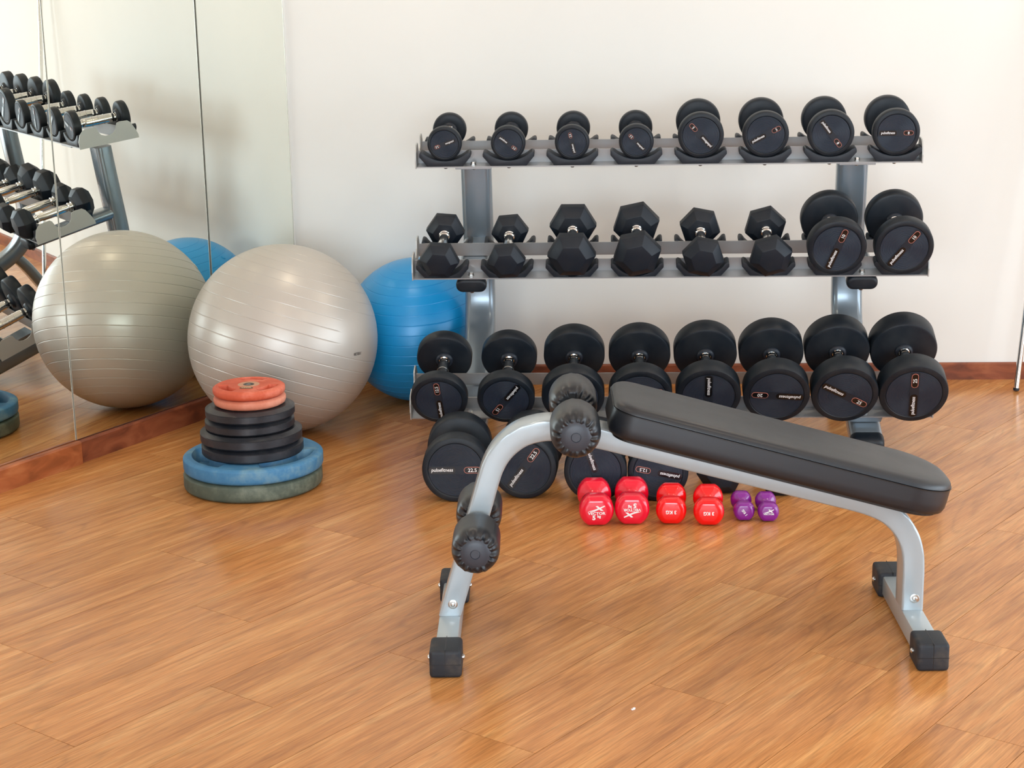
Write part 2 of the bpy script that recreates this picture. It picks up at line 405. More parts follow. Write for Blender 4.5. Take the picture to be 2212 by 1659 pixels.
# skirting boards
def skirt(name, length, h, t, m, loc, ang):
    prof = [(0, 0), (t, 0), (t, h-.006), (t-.004, h), (0, h)]
    V, Fc = prism_yz([(-y, z) for y, z in prof], 0, length)
    return struct(ob(name, mk(name, V, Fc, m), None, loc, (0, 0, ang)))
skirt('baseboard_back', ROOM_R-kc.x-.03, .065, .012, 'skirt', (kc.x+.03, WALL_Y, 0), 0)
S1, S2, S3 = 4.0150, 4.7318, 5.2172
p = on_mirror(S1+.001, -.006); skirt('baseboard_left', S_CORNER-S1-.02, .0755, .020, 'skirt', (p.x, p.y, 0), PI/2-MB)
p = on_mirror(3.0, -.006); skirt('baseboard_left_near', S1-3.0, .0765, .028, 'skirt_light', (p.x, p.y, 0), PI/2-MB)

# wall mirror, panel by panel (front face exactly on the mirror plane)
def mirror_panel(s0, s1, label, left_bevel):
    w = s1-s0; z0, z1 = .0775, 2.45
    p = on_mirror(s0); root = thing('mirror_panel', label, 'mirror', (p.x, p.y, z0), (0, 0, PI/2-MB), 'wall mirror panels')
    h = z1-z0
    ob('mirror_glass', mk('mirror_glass', *box(0.0035 if left_bevel else .001, w-.0035, 0, .004, .001, h), 'mirror'), root)
    ob('backing', mk('backing', *box(0, w, .0042, .010, 0, h), 'mirror_back'), root)
    ob('polished_edge', mk('polished_edge', *box(w-.0034, w-.0012, -.0004, .004, .001, h), 'mirror_edge'), root)
    if left_bevel:
        ob('polished_edge', mk('polished_edge', *box(.0012, .0034, -.0004, .004, .001, h), 'mirror_edge'), root)
    return root
mirror_panel(S1-.717, S1, 'tall wall mirror panel reflecting the blue and green weight plates', False)
mirror_panel(S1, S2-.0025, 'tall wall mirror panel reflecting the whole silver ball', True)
mirror_panel(S2+.0025, S3, 'narrow wall mirror panel in the corner beside the cream wall', True)

# ceiling downlights
for i, (x, y) in enumerate(((-.80, 5.62), (1.2, 5.62), (3.2, 5.62), (-.80, 3.4), (1.2, 3.4), (3.2, 3.4), (-.8, 1.2), (1.2, 1.2))):
    t = thing('ceiling_light', 'round warm white recessed downlight in the ceiling', 'ceiling light', (x, y, ROOM_H), (0, 0, 0), 'ceiling downlights')
    ob('trim_ring', mk('trim_ring', *lathe([(.062, -.001), (.085, -.001), (.088, -.006), (.064, -.009), (.062, -.001)], 32), 'frame_white', 40), t)
    ob('diffuser', mk('diffuser', *lathe([(0, -.003), (.061, -.003), (.061, -.0012), (0, -.0012)], 32), lampm), t)
    ld = bpy.data.lights.new('downlight', 'AREA'); ld.shape = 'DISK'; ld.size = .12; ld.energy = LAMP_POWER; ld.color = LAMP_COL
    lo = bpy.data.objects.new('downlight', ld); COL.objects.link(lo); lo.parent = t; lo.location = (0, 0, -.012)

# ------------------------------------------------------------------ exercise balls
def ball_mesh(name, rad, m, lats, amp, half, flat=None):
    """sphere about its z axis with raised rings at the given latitudes; `flat` = (lat0, lat1, lon0, lon1) stays smooth"""
    ls = set()
    for i in range(49): ls.add(round(-90+180*i/48, 3))
    for la in lats:
        for d in (-half*1.6, -half, -half*.4, half*.4, half, half*1.6): ls.add(round(la+d, 3))
    ls = sorted(l for l in ls if -90 <= l <= 90); seg = 144; prof = []
    V, Fc, rows = [], [], []
    for la in ls:
        a = R(la)
        if abs(la) >= 89.9:
            rows.append([len(V)]); V.append((0, 0, rad*math.sin(a))); continue
        st = len(V); rows.append(list(range(st, st+seg)))
        bump = max([max(0, 1-((la-q)/half)**2) for q in lats] or [0])
        for i in range(seg):
            lo = 360*i/seg; h = bump*amp
            if flat and flat[0] < la < flat[1] and flat[2] < lo < flat[3]: h = 0
            rr = rad+h
            V.append((rr*math.cos(a)*math.cos(R(lo)), rr*math.cos(a)*math.sin(R(lo)), rr*math.sin(a)))
    for A, B in zip(rows, rows[1:]):
        for i in range(seg):
            j = (i+1) % seg
            if len(A) == 1: Fc.append((A[0], B[i], B[j]))
            elif len(B) == 1: Fc.append((A[i], A[j], B[0]))
            else: Fc.append((A[i], A[j], B[j], B[i]))
    return mk(name, V, Fc, m, 180)
SB = Vector((-1.1411, 5.8443, .325))
ax = Vector((.29, .20, .936)).normalized()
q_silver = Vector((0, 0, 1)).rotation_difference(ax)
lats = [-62+7.1*i for i in range(19)]
t = thing('exercise_ball', 'large pearly silver exercise ball touching the mirror skirting', 'exercise ball', (SB.x, SB.y, 0))
o = ob('ball_skin', ball_mesh('ball_skin', .3245, 'silver_ball', lats, -.0013, .28, (6, 27, 311, 356)), t, (0, 0, .325)); o.rotation_mode = 'QUATERNION'; o.rotation_quaternion = q_silver
# small printed maker's name wrapped on the skin
def wrap_text(parent, s, height, width, centre, rad, view_dir, m, rollang=0):
    n = Vector(view_dir).normalized(); xr = Vector((0, 0, 1)).cross(n).normalized(); zr = n.cross(xr)
    src = text_mesh(s, height, .02, .25, width, m); V = []
    for v in src.vertices:
        x, z = v.co.x, v.co.z; x, z = x*math.cos(rollang)-z*math.sin(rollang), x*math.sin(rollang)+z*math.cos(rollang)
        d = (n*rad+xr*x+zr*z).normalized(); V.append(Vector(centre)+d*rad)
    me = mk('printed_name', V, [tuple(q.vertices) for q in src.polygons], m)
    return ob('printed_name', me, parent)
wrap_text(t, 'VECTOR X', .0095, .040, (0, 0, .325), .3252, (.865, -.50, -.055), 'print', R(-4))
o = ob('valve_plug', mk('valve_plug', *lathe([(0, .004), (.011, .003), (.013, 0), (0, -.002)], 20), 'silver_ball', 40), t)
vd = Vector((-.3, .75, .55)).normalized(); o.location = Vector((0, 0, .325))+vd*.3235; o.rotation_mode = 'QUATERNION'; o.rotation_quaternion = Vector((0, 0, 1)).rotation_difference(vd)

BB = Vector((-.725, 6.262, .264))
t = thing('exercise_ball', 'blue exercise ball wedged between the cream wall and the dumbbell rack', 'exercise ball', (BB.x, BB.y, 0))
o = ob('ball_skin', ball_mesh('ball_skin', .2635, 'blue_ball', [-70+7.8*i for i in range(19)], -.0014, .34), t, (0, 0, .264))
o.rotation_mode = 'QUATERNION'; o.rotation_quaternion = Vector((0, 0, 1)).rotation_difference(Vector((-.02, -.16, .98)).normalized())
o = ob('valve_plug', mk('valve_plug', *lathe([(0, .004), (.010, .003), (.012, 0), (0, -.002)], 20), 'blue_ball', 40), t)
vd = Vector((-.55, .35, .75)).normalized(); o.location = Vector((0, 0, .264))+vd*.2627; o.rotation_mode = 'QUATERNION'; o.rotation_quaternion = Vector((0, 0, 1)).rotation_difference(vd)

# ------------------------------------------------------------------ stack of weight plates
def smooth01(x):
    x = min(1, max(0, x)); return x*x*(3-2*x)
def grip_plate(rad, h, grips, hub_r, m, name):
    """rubber plate with finger-grip pockets; grips: centre angle list (deg)"""
    segs = 144
    radii = [hub_r, hub_r+.004]
    n = 34
    for i in range(n): radii.append(hub_r+.004+(rad-.012-hub_r-.004)*(i+1)/n)
    radii += [rad-.007, rad-.003, rad-.0008]
    def z(r, th):
        top = h
        if r > rad-.012: return h-.0015-.006*max(0, (r-(rad-.012))/.012)**2
        for g in grips:
            d = (math.degrees(th)-g+180) % 360-180
            hw = 40 if rad > .15 else 30
            e = smooth01((hw-abs(d))/5)
            ri, ro = (rad*.60, rad*.87) if rad > .15 else (rad*.56, rad*.84)
            e *= smooth01((r-ri)/(rad*.05))*smooth01((ro-r)/(rad*.07))
            top -= e*h*.80
        if r < rad*.42: top -= .0
        return top
    V, Fc, rows = [], [], []
    for r in radii:
        rows.append([])
        for i in range(segs):
            th = 2*PI*i/segs; rows[-1].append(len(V)); V.append((r*math.cos(th), r*math.sin(th), z(r, th)))
    for r, zz in ((rad, h-.009), (rad, .013), (rad-.0025, .006), (rad-.010, .0015), (rad-.020, 0), (hub_r, 0), (hub_r, h)):
        if (r, zz) == (hub_r, h): rows.append(rows[0]); continue
        rows.append([])
        for i in range(segs):
            th = 2*PI*i/segs; rows[-1].append(len(V)); V.append((r*math.cos(th), r*math.sin(th), zz))
    for A, B in zip(rows, rows[1:]):
        for i in range(segs):
            j = (i+1) % segs; Fc.append((A[i], A[j], B[j], B[i]))
    return mk(name, V, Fc, m, 50)
def black_plate(rad, h, m):
    return mk('plate_body', *lathe([(.026, 0), (rad-.012, 0), (rad-.003, .003), (rad, .007), (rad, h-.011), (rad-.0012, h-.0100), (rad-.0012, h-.0092), (rad, h-.0085),
                                    (rad-.018, h), (rad*.62, h), (rad*.6, h-.004), (.05, h-.004), (.048, h), (.026, h), (.026, 0)], 96), m, 25)
px, py = -1.1324, 5.2104
def hubring(parent, r, h, m='steel'):
    ob('hub_ring', mk('hub_ring', *lathe([(r, .0006), (r, h-.0008), (r-.004, h-.0005), (r-.006, h-.0010), (r-.006, .0006), (r, .0006)], 40), m, 40), parent)
def plate(label, dx, z0, h, rad, kind, m, grips=(), rz=0):
    t = thing('weight_plate', label, 'weight plate', (px+dx, py, z0), (0, 0, R(rz)), 'stacked weight plates')
    ob('plate_body', grip_plate(rad, h, grips, .026, m, 'plate_body') if kind == 'grip' else black_plate(rad, h, m), t)
    hubring(t, .0255, h)
    return t
plate('worn dark green grip plate at the bottom of the plate stack', -.001, 0.0005, .0545, .2155, 'grip', 'plate_green', (87, 207, 327), 0)
t = plate('worn blue grip plate under the black plates in the stack', .002, .0560, .0500, .2170, 'grip', 'plate_blue', (87, 207, 327), 0)
z = .1065
for lab, dx, h, rad in (('larger black rubber plate resting on the blue plate', .002, .0400, .1575),
                        ('larger black rubber plate second above the blue plate', 0, .0400, .1575),
                        ('smaller black rubber plate third above the blue plate', -.003, .0360, .1380),
                        ('smaller black rubber plate right under the salmon plate', 0, .0360, .1380)):
    plate(lab, dx, z, h, rad, 'black', 'plate_black'); z += h+.0006
plate('faded salmon plate under the red plate in the stack', .001, z, .0300, .1115, 'grip', 'plate_pink', (90, 210, 330)); z += .0306
zr = z
t = plate('worn red grip plate with gold lettering on top of the stack', 0, z, .0300, .1115, 'grip', 'plate_red', (90, 216, 330))
for c in list(t.children):
    if c.name.startswith('hub_ring'): bpy.data.objects.remove(c)
ob('hub_ring', mk('hub_ring', *lathe([(.012, .0296), (.034, .0296), (.0335, .0306), (.026, .0308), (.012, .0300), (.012, .0296)], 40), 'hub', 40), t)
ob('hub_cap', mk('hub_cap', *lathe([(0, .0290), (.0175, .0290), (.0175, .0302), (.015, .0314), (.011, .0304), (0, .0304)], 32), 'emblem', 40), t)
ob('hub_crest', mk('hub_crest', *prism_xz([(-.008, -.003), (.008, -.003), (.004, .0025), (0, .0045), (-.004, .0025)], -.0002, .0002), 'steel'), t, (0, 0, .0308), (R(-90), 0, 0))
pl = ob('name_plaque', mk('name_plaque', *prism_xz(stadium(.021, .0082), -.0008, .0004), 'plaque'), t, (.002, -.047, .0302), (R(-90), 0, 0))
o = ob('lettering', text_mesh('VIVA', .0078, .05, 0, .033, 'gold'), pl, (0, -.0007, 0))

# ------------------------------------------------------------------ dumbbell rack
TILT = {'top': R(7.5), 'mid': R(14.6), 'low': R(22.0)}
ORG = {'top': Vector((0, 5.884, .9047)), 'mid': Vector((0, 5.692, .5588)), 'low': Vector((0, 5.5155, .1290))}
RX0, RX1 = -.668, 1.019
RC = Vector(((RX0+RX1)/2, 5.88, 0))
rack = thing('dumbbell_rack', 'grey three shelf dumbbell rack standing along the cream wall', 'dumbbell rack', RC)
def shelf_pt(sh, x, u, v):
    a = TILT[sh]; O = ORG[sh]
    return Vector((x, O.y+u*math.cos(a)-v*math.sin(a), O.z+u*math.sin(a)+v*math.cos(a)))
SADX = [-.5690+.2142*i for i in range(8)]
def saddle_mesh(floor_v):
    p = [(-.060, 0), (-.0865, .032)]
    p += [(-.0865, .040), (-.0845, .0455), (-.080, .0475), (-.0755, .0455)]
    R_ = ((.0735)**2+(.045-floor_v)**2)/(2*(.045-floor_v))
    for i in range(15):
        x = -.0735+.147*i/14; p.append((x, floor_v+R_-math.sqrt(R_*R_-x*x)))
    p += [(.0755, .0455), (.080, .0475), (.0845, .0455), (.0865, .040), (.0865, .032), (.060, 0)]
    V, Fc = prism_xz(p, .003, .0515)
    me = mk('saddle', V, Fc, 'saddle')
    bm = bmesh.new(); bm.from_mesh(me)
    ed = [e for e in bm.edges if abs(e.verts[0].co.y-e.verts[1].co.y) < 1e-6]
    bmesh.ops.bevel(bm, geom=ed, offset=.002, segments=2, profile=.5, affect='EDGES'); bm.to_mesh(me); bm.free()
    me.shade_smooth(); me.set_sharp_from_angle(angle=R(40)); return me
plate_prof = [(-.002, -.006), (-.002, .022), (.008, .048), (.022, .062), (.034, .067), (.070, .067), (.078, .060), (.083, .044), (.092, .031), (.106, .026), (.122, .026), (.138, .031),
              (.150, .042), (.155, .056), (.160, .066), (.172, .069), (.203, .067), (.214, .058), (.228, .030), (.237, .006), (.237, -.006)]
end_me = mk('end_plate', *prism_yz(plate_prof, -.002, .002), 'rail_edge')
end_low_me = mk('end_plate', *prism_yz([(-.002, -.006), (-.002, .012), (.060, .012), (.072, .040), (.106, .026), (.138, .031), (.155, .030), (.185, .012), (.237, .006), (.237, -.006)], -.002, .002), 'rail_edge')
def rail_mesh(front):
    L = (RX1-RX0)/2-.003
    prof = [(0, -.004), (.058, -.004), (.058, .042), (.054, .042), (.054, 0), (0, 0)] if front else [(.188, -.004), (.235, -.004), (.235, 0), (.192, 0), (.192, .042), (.188, .042)]
    return mk('rail', *prism_yz(prof, -L, L), 'rail')
fr_me, rr_me = rail_mesh(True), rail_mesh(False)
hexb = lathe([(0, 0), (.011, 0), (.011, .002), (.0085, .0022), (.0085, .0085), (.007, .0095), (0, .0095)], 6)
bolt_me = mk('bolt', *hexb, 'steel')
nut_me = mk('nut', *lathe([(0, 0), (.0075, 0), (.0075, -.005), (.005, -.008), (0, -.0085)], 8), 'steel', 40)
SFLOOR = {'top': .0180, 'mid': .0030}
sad = {k_: saddle_mesh(v_) for k_, v_ in SFLOOR.items()}
def saddle_h(sh, x):
    fv = SFLOOR[sh]; R_ = (.0735**2+(.045-fv)**2)/(2*(.045-fv)); x = abs(x)
    return fv+R_-math.sqrt(R_*R_-x*x) if x < .0735 else (.0476 if x < .0866 else 0)
def rest_round(sh, r):                          # lowest height of a disc that just rests in the saddle
    return max(saddle_h(sh, x)-(r-math.sqrt(r*r-x*x)) for x in [i*.001 for i in range(int(min(.0866, r)*1000))])+.0003
def rest_poly(sh, pts, dx):                     # pts: outline (x, z) with z measured from its lowest point
    best = 0
    for (x0, z0), (x1, z1) in zip(pts, pts[1:]+pts[:1]):
        for i in range(21):
            t_ = i/20; x = x0+(x1-x0)*t_+dx; z_ = z0+(z1-z0)*t_
            if abs(x) < .0866: best = max(best, saddle_h(sh, x)-z_)
    return best+.0003
POSTX = (-.475, .808)
def rk(name, me, w, rot=(0, 0, 0), parent=rack):
    return ob(name, me, parent, Vector(w)-RC, rot)
for sh in ('top', 'mid', 'low'):
    rx = (TILT[sh], 0, 0); mid = ORG[sh]+Vector((RC.x, 0, 0))
    rk('front_rail', fr_me, mid, rx); rk('rear_rail', rr_me, mid, rx)
    for x in (RX0, RX1): rk('end_plate', end_low_me if (sh, x) == ('low', RX1) else end_me, shelf_pt(sh, x, 0, 0), rx)
    if sh != 'low':
        for x in SADX:
            rk('saddle', sad[sh], shelf_pt(sh, x, 0, .0001), rx); rk('saddle', sad[sh], shelf_pt(sh, x, .1890, .0001), rx)
            rk('nut', nut_me, shelf_pt(sh, x, .022, -.004), rx)
    for x in POSTX: rk('bolt', bolt_me, shelf_pt(sh, x, .026, 0), rx)
# bent legs
leg_path = spline([(6.028, .886), (6.040, .80), (6.058, .68), (6.076, .56), (6.084, .47), (6.074, .385), (6.035, .312), (5.965, .254), (5.87, .206), (5.74, .150), (5.60, .092), (5.50, .052)], 4)
sec = rrect(.0525, .033, .022, 5)
for x in POSTX:
    path = [Vector((x, q[0], q[1])) for q in leg_path]
    V, Fc = sweep(path, sec, (1, 0, 0))
    lg = rk('leg', mk('leg', [Vector(v)-Vector((x, 6.0, 0)) for v in V], Fc, 'post', 40), (x, 6.0, 0))
    # rounded black end caps
    def capmesh(hw, hh, L):
        V, Fc = [], []; prof = rrect(hw, hh, min(hh-.001, .022), 6); k = len(prof); rows = []
        for f, d in ((1.03, 0), (1.05, .004), (1.05, L*.5), (1.0, L*.78), (.86, L*.95), (.6, L)):
            rows.append(range(len(V), len(V)+k)); V += [(a*f if abs(a) < .03 else math.copysign(abs(a)-hh*(1-f), a), -d, b*f) for a, b in prof]
        for A, B in zip(rows, rows[1:]):
            for i in range(k): Fc.append((A[i], A[(i+1) % k], B[(i+1) % k], B[i]))
        Fc += [tuple(rows[0]), tuple(rows[-1])]
        return mk('end_cap', V, Fc, 'rubber', 50)
    cap = ob('end_cap', capmesh(.0525, .033, .05), lg, Vector((x, 5.502, .0525))-Vector((x, 6.0, 0)), (R(22), 0, 0)); cap['label'] = 'black rubber end cap'
    fp = [Vector((x, 6.01, .275)), Vector((x, 6.065, .215)), Vector((x, 6.14, .110)), Vector((x, 6.19, .045)), Vector((x, 6.22, .028)), Vector((x, 6.30, .0245))]
    V, Fc = sweep(spline(fp, 4), rrect(.044, .024, .018, 4), (1, 0, 0))
    rk('rear_strut', mk('rear_strut', [Vector(v)-Vector((x, 6.2, 0)) for v in V], Fc, 'post', 40), (x, 6.2, 0))
    # arm under the middle shelf
    a0, a1 = shelf_pt('mid', x, .020, -.028), shelf_pt('mid', x, .375, -.028)
    V, Fc = sweep([a0, (a0+a1)/2, a1], rrect(.0495, .0225, .020, 5), (1, 0, 0))
    arm = rk('shelf_arm', mk('shelf_arm', [Vector(v)-a0 for v in V], Fc, 'post', 40), a0)
    ob('end_cap', capmesh(.0500, .0225, .026), arm, (0, .002, 0), (TILT['mid'], 0, 0))
    rk('bolt', nut_me, a0+Vector((.0, .01, -.026)))
    # mounting plate under the top shelf
    tp = shelf_pt('top', x, .10, -.004)
    rk('mounting_plate', bevel_box('mounting_plate', (-.060, .060, -.094, .075, -.0075, -.0005), .001, 'rail', 1), tp, (TILT['top'], 0, 0))
    rk('bolt', nut_me, shelf_pt('top', x, .035, -.012), (TILT['top'], 0, 0))
    rk('low_bracket', mk('low_bracket', *prism_xz([(-.056, -.004), (.056, -.004), (.050, -.030), (-.050, -.030)], .012, .180), 'post'), shelf_pt('low', x, 0, -.0002), (TILT['low'], 0, 0))

# ------------------------------------------------------------------ round dumbbells
_mc = {}
def cached(key, fn):
    if key not in _mc: _mc[key] = fn()
    return _mc[key]
def head_mesh(r, t):
    rim = r*.83; b = min(.006, t*.16)
    # outer face at y=0, inner face at y=t
    return mk('head', *lathe([(0, .0018), (rim-.002, .0018), (rim, .0002), (rim+.002, 0), (r-b*1.1, .0012), (r-b*.4, b*.45), (r, b*1.2), (r, t-b*1.4), (r-b*.5, t-b*.5), (r-b*1.5, t), (.034, t), (.034, t+.0001), (0, t)], 64, 'y'), 'rubber', 32)
def round_dumbbell(label, r, t, L, weight, phi, group, name_len=.48, detail_back=False, hr=.0165):
    d = thing('round_dumbbell', label, 'dumbbell', (0, 0, 0), (0, 0, 0), group)
    for end in (0, 1):
        hm = cached(('head', r, t), lambda: head_mesh(r, t))
        h = ob('head', hm, d, (0, -L/2 if end == 0 else L/2, r), (0, 0, 0 if end == 0 else PI))
        fm = cached(('disc', r), lambda: mk('face_disc', *lathe([(0, .0004), (r*.80, .0004), (r*.80, .0018), (0, .0018)], 56, 'y'), 'rubber_face'))
        ob('face_disc', fm, h)
        if end == 1: continue
        ph = R(phi); rot = (0, -ph, 0)
        bm_ = cached(('bar', r), lambda: mk('face_bar', *prism_xz(rrect(r*.785, r*.135, r*.02, 2), -.0006, .001), 'rubber_flat'))
        ob('face_bar', bm_, h, (0, 0, 0), rot)
        def at(x): return (x*math.cos(ph), -.0006, x*math.sin(ph))
        sm = r < .06; nhl, nx, whl, wx = (.33, .33, .165, .44) if sm else ((.37, .37, .21, .50) if r < .08 else (.41, .395, .25, .50))
        nb = cached(('nb', r), lambda: mk('name_badge', *prism_xz(stadium(r*nhl, r*.105), -.0008, .0002), 'badge'))
        ob('name_badge', nb, h, at(-r*nx), rot)
        ob('name_lettering', text_mesh('pulsefitness', r*.145, .012, .12, r*nhl*1.58), h, (at(-r*nx)[0], -.00145, at(-r*nx)[2]), rot)
        wo = cached(('wo', r), lambda: mk('weight_outline', *prism_xz(stadium(r*whl, r*.098), -.0006, .0002), 'orange_line'))
        ob('weight_outline', wo, h, at(r*wx), rot)
        wb = cached(('wb', r), lambda: mk('weight_badge', *prism_xz(stadium(r*(whl-.014), r*.084), -.0010, .0), 'badge'))
        ob('weight_badge', wb, h, at(r*wx), rot)
        ob('weight_lettering', text_mesh(weight, r*.115, .012, 0), h, (at(r*wx)[0], -.00165, at(r*wx)[2]), rot)
    g = L/2-t
    hm = cached(('handle', g, hr), lambda: mk('handle', *lathe([(0, -g), (hr+.004, -g), (hr+.004, -g+.006), (hr-.001, -g+.009), (hr-.001, -g+.018), (hr+.0005, -g+.020), (hr+.0015, -g+.035), (hr+.002, 0), (hr+.0015, g-.035), (hr+.0005, g-.020), (hr-.001, g-.018), (hr-.001, g-.009), (hr+.004, g-.006), (hr+.004, g), (0, g)], 32, 'y'), 'chrome', 35))
    ob('handle', hm, d, (0, 0, r))
    for s in (-1, 1):
        cm = cached(('collar', hr), lambda: mk('collar', *lathe([(hr+.0042, 0), (hr+.013, 0), (hr+.012, .004), (hr+.0075, .009), (hr+.0042, .010), (hr+.0042, 0)], 32, 'y'), 'rubber_flat', 40))
        c = ob('collar', cm, d, (0, s*(g), r), (0, 0, 0 if s < 0 else PI))
    for i, yy in enumerate((-.25, 0, .25)):
        if g < .05: continue
        gm = cached(('grip', hr), lambda: mk('grip_band', *lathe([(hr+.0012, -.0012), (hr+.0032, -.0008), (hr+.0032, .0008), (hr+.0012, .0012), (hr+.0012, -.0012)], 32, 'y'), 'steel', 40))
        ob('grip_band', gm, d, (0, yy*g*1.2, r))
    return d
def put_on_shelf(d, sh, x, uf, L, vb, yaw=0.0, lift=0.0):
    d.location = shelf_pt(sh, x, uf+L/2, vb+lift); d.rotation_euler = (TILT[sh], 0, R(yaw))

ORD = ['first', 'second', 'third', 'fourth', 'fifth', 'sixth', 'seventh', 'eighth']
top = [(.0580, .034, '2.5', 200), (.0580, .034, '2.5', -38), (.0580, .034, '2.5', 103), (.0580, .034, '2.5', 133),
       (.0760, .040, '5', 132), (.0765, .040, '5', 28), (.0770, .042, '8', -53), (.0775, .042, '8', 0)]
for i, (r, t, w, ph) in enumerate(top):
    L = .198+t
    d = round_dumbbell('%s round black dumbbell, %s from the mirror end on the top rack shelf' % ('small' if i < 4 else 'medium', ORD[i]), r, t, L, w, ph, 'round dumbbells on the top shelf')
    put_on_shelf(d, 'top', SADX[i], .004, L, rest_round('top', r))
for i, (r, t, w, ph) in ((6, (.0950, .052, '10', 69)), (7, (.0950, .052, '10', 53))):
    L = .222+t
    d = round_dumbbell('round black dumbbell marked 10, %s from the mirror end on the middle shelf' % ORD[i], r, t, L, w, ph, 'round dumbbells on the middle shelf')
    put_on_shelf(d, 'mid', SADX[i], -.026, L, rest_round('mid', r))
low = [(.0920, .047, '12.5', 95), (.0925, .050, '15', 233), (.1010, .058, '15', 40), (.1020, .060, '17.5', 20), (.1040, .066, '17.5', -90), (.1060, .070, '20', 176), (.1065, .078, '25', -30), (.1090, .080, '25', 92)]
for i, (r, t, w, ph) in enumerate(low):
    L = max(.226, .157+t)+t
    d = round_dumbbell('large round black dumbbell marked %s, %s from the mirror end on the lowest shelf' % (w, ORD[i]), r, t, L, w, ph, 'round dumbbells on the lowest shelf')
    put_on_shelf(d, 'low', SADX[i]+.001+.002*i, -.030, L, .0005)

def fl_pt(x, y): return Vector((x, y, 0))
floor_r = [(-.4790, 5.018, .1010, .080, '22.5', 0, 2.0), (-.2750, 5.050, .0990, .080, '22.5', 54, -3.0), (-.0600, 5.022, .0940, .062, '15', -72, 0), (.1265, 5.025, .0905, .055, '12.5', 169, 0)]
names = ['large round black dumbbell marked 22.5 on the floor nearest the mirror', 'large round black dumbbell marked 22.5, second from the mirror on the floor',
         'round black dumbbell on the floor behind the crimson pair', 'round black dumbbell marked 12.5 on the floor behind the scarlet pair']
for lab, (x, y, r, t, w, ph, yaw) in zip(names, floor_r):
    L = .236+t
    d = round_dumbbell(lab, r, t, L, w, ph, 'round dumbbells on the floor')
    yw = R(yaw); d.location = (x-math.sin(yw)*L/2, y+math.cos(yw)*L/2, .0003); d.rotation_euler = (0, 0, yw)

# ------------------------------------------------------------------ hex dumbbells
def hex_head(c, t):
    rows = []; V, Fc = [], []
    prof = [(.60, 0), (.985, t*.30), (1.0, t*.34), (1.0, t*.66), (.985, t*.70), (.62, t)]
    for f, y in prof:
        rows.append(range(len(V), len(V)+6)); V += [(c*f*math.cos(PI/3*i), y, c*f*math.sin(PI/3*i)) for i in range(6)]
    for A, B in zip(rows, rows[1:]):
        for i in range(6): Fc.append((A[i], A[(i+1) % 6], B[(i+1) % 6], B[i]))
    Fc += [tuple(rows[0]), tuple(reversed(rows[-1]))]
    me = mk('head', V, Fc, 'hex'); bm = bmesh.new(); bm.from_mesh(me)
    bmesh.ops.bevel(bm, geom=list(bm.edges), offset=.0014, segments=2, profile=.5, affect='EDGES', clamp_overlap=True); bm.to_mesh(me); bm.free()
    me.shade_smooth(); me.set_sharp_from_angle(angle=R(30)); return me
def hex_dumbbell(label, c, t, L, roll, group):
    d = thing('hex_dumbbell', label, 'dumbbell', (0, 0, 0), (0, 0, 0), group)
    h = c*math.cos(PI/6-abs(((roll+30) % 60)-30)*PI/180) if False else None
    a = abs(((roll+30) % 60)-30); hz = c*math.sin(R(60+a)) if True else 0
    zc = max(c*math.sin(R(60*k+roll)) for k in range(6))
    hm = cached(('hex', c, t), lambda: hex_head(c, t))
    for s in (-1, 1): ob('head', hm, d, (0, s*L/2, zc), (0, -R(roll), 0 if s < 0 else PI) if s < 0 else (0, R(roll), PI))
    g = L/2-t; hr = .0165
    ob('handle', cached(('hh', g), lambda: mk('handle', *lathe([(0, -g-.004), (.0185, -g-.004), (.0185, -g+.007), (.015, -g+.009), (.015, -g+.012), (.0172, -g+.014), (.0172, -g+.019), (.0142, -g+.022), (.0165, -g+.045), (.0175, 0), (.0165, g-.045), (.0142, g-.022), (.0172, g-.019), (.0172, g-.014), (.015, g-.012), (.015, g-.009), (.0185, g-.007), (.0185, g+.004), (0, g+.004)], 32, 'y'), 'chrome', 35)), d, (0, 0, zc))
    d['_z'] = zc; del d['_z']
    return d, zc
hexes = [(.0660, .072, -5), (.0640, .070, 5), (.0800, .090, 0), (.0800, .090, 12.5), (.0700, .078, -12), (.0710, .080, 16)]
for i, (c, t, roll) in enumerate(hexes):
    L = .240+t
    word = ('small', 'small', 'large', 'large', 'medium', 'medium')[i]
    d, zc = hex_dumbbell('%s black hexagonal dumbbell, %s from the mirror end on the middle shelf' % (word, ORD[i]), c, t, L, roll, 'hex dumbbells on the middle shelf')
    dx = -.006 if i == 0 else (.005 if i == 5 else 0)
    outl = [(c*math.cos(R(60*k+roll)), c*math.sin(R(60*k+roll))+zc) for k in range(6)]
    put_on_shelf(d, 'mid', SADX[i]+dx, -.040, L, rest_poly('mid', outl, dx))
for lab, x, y, c, t, roll in (('black hexagonal dumbbell on the floor beside the round 12.5 dumbbell', .318, 5.075, .0740, .085, 3), ('black hexagonal dumbbell on the floor behind the purple pair', .492, 5.060, .0640, .075, 0)):
    L = .220+t; d, zc = hex_dumbbell(lab, c, t, L, roll, 'hex dumbbells on the floor'); d.location = (x, y+L/2, .0003)

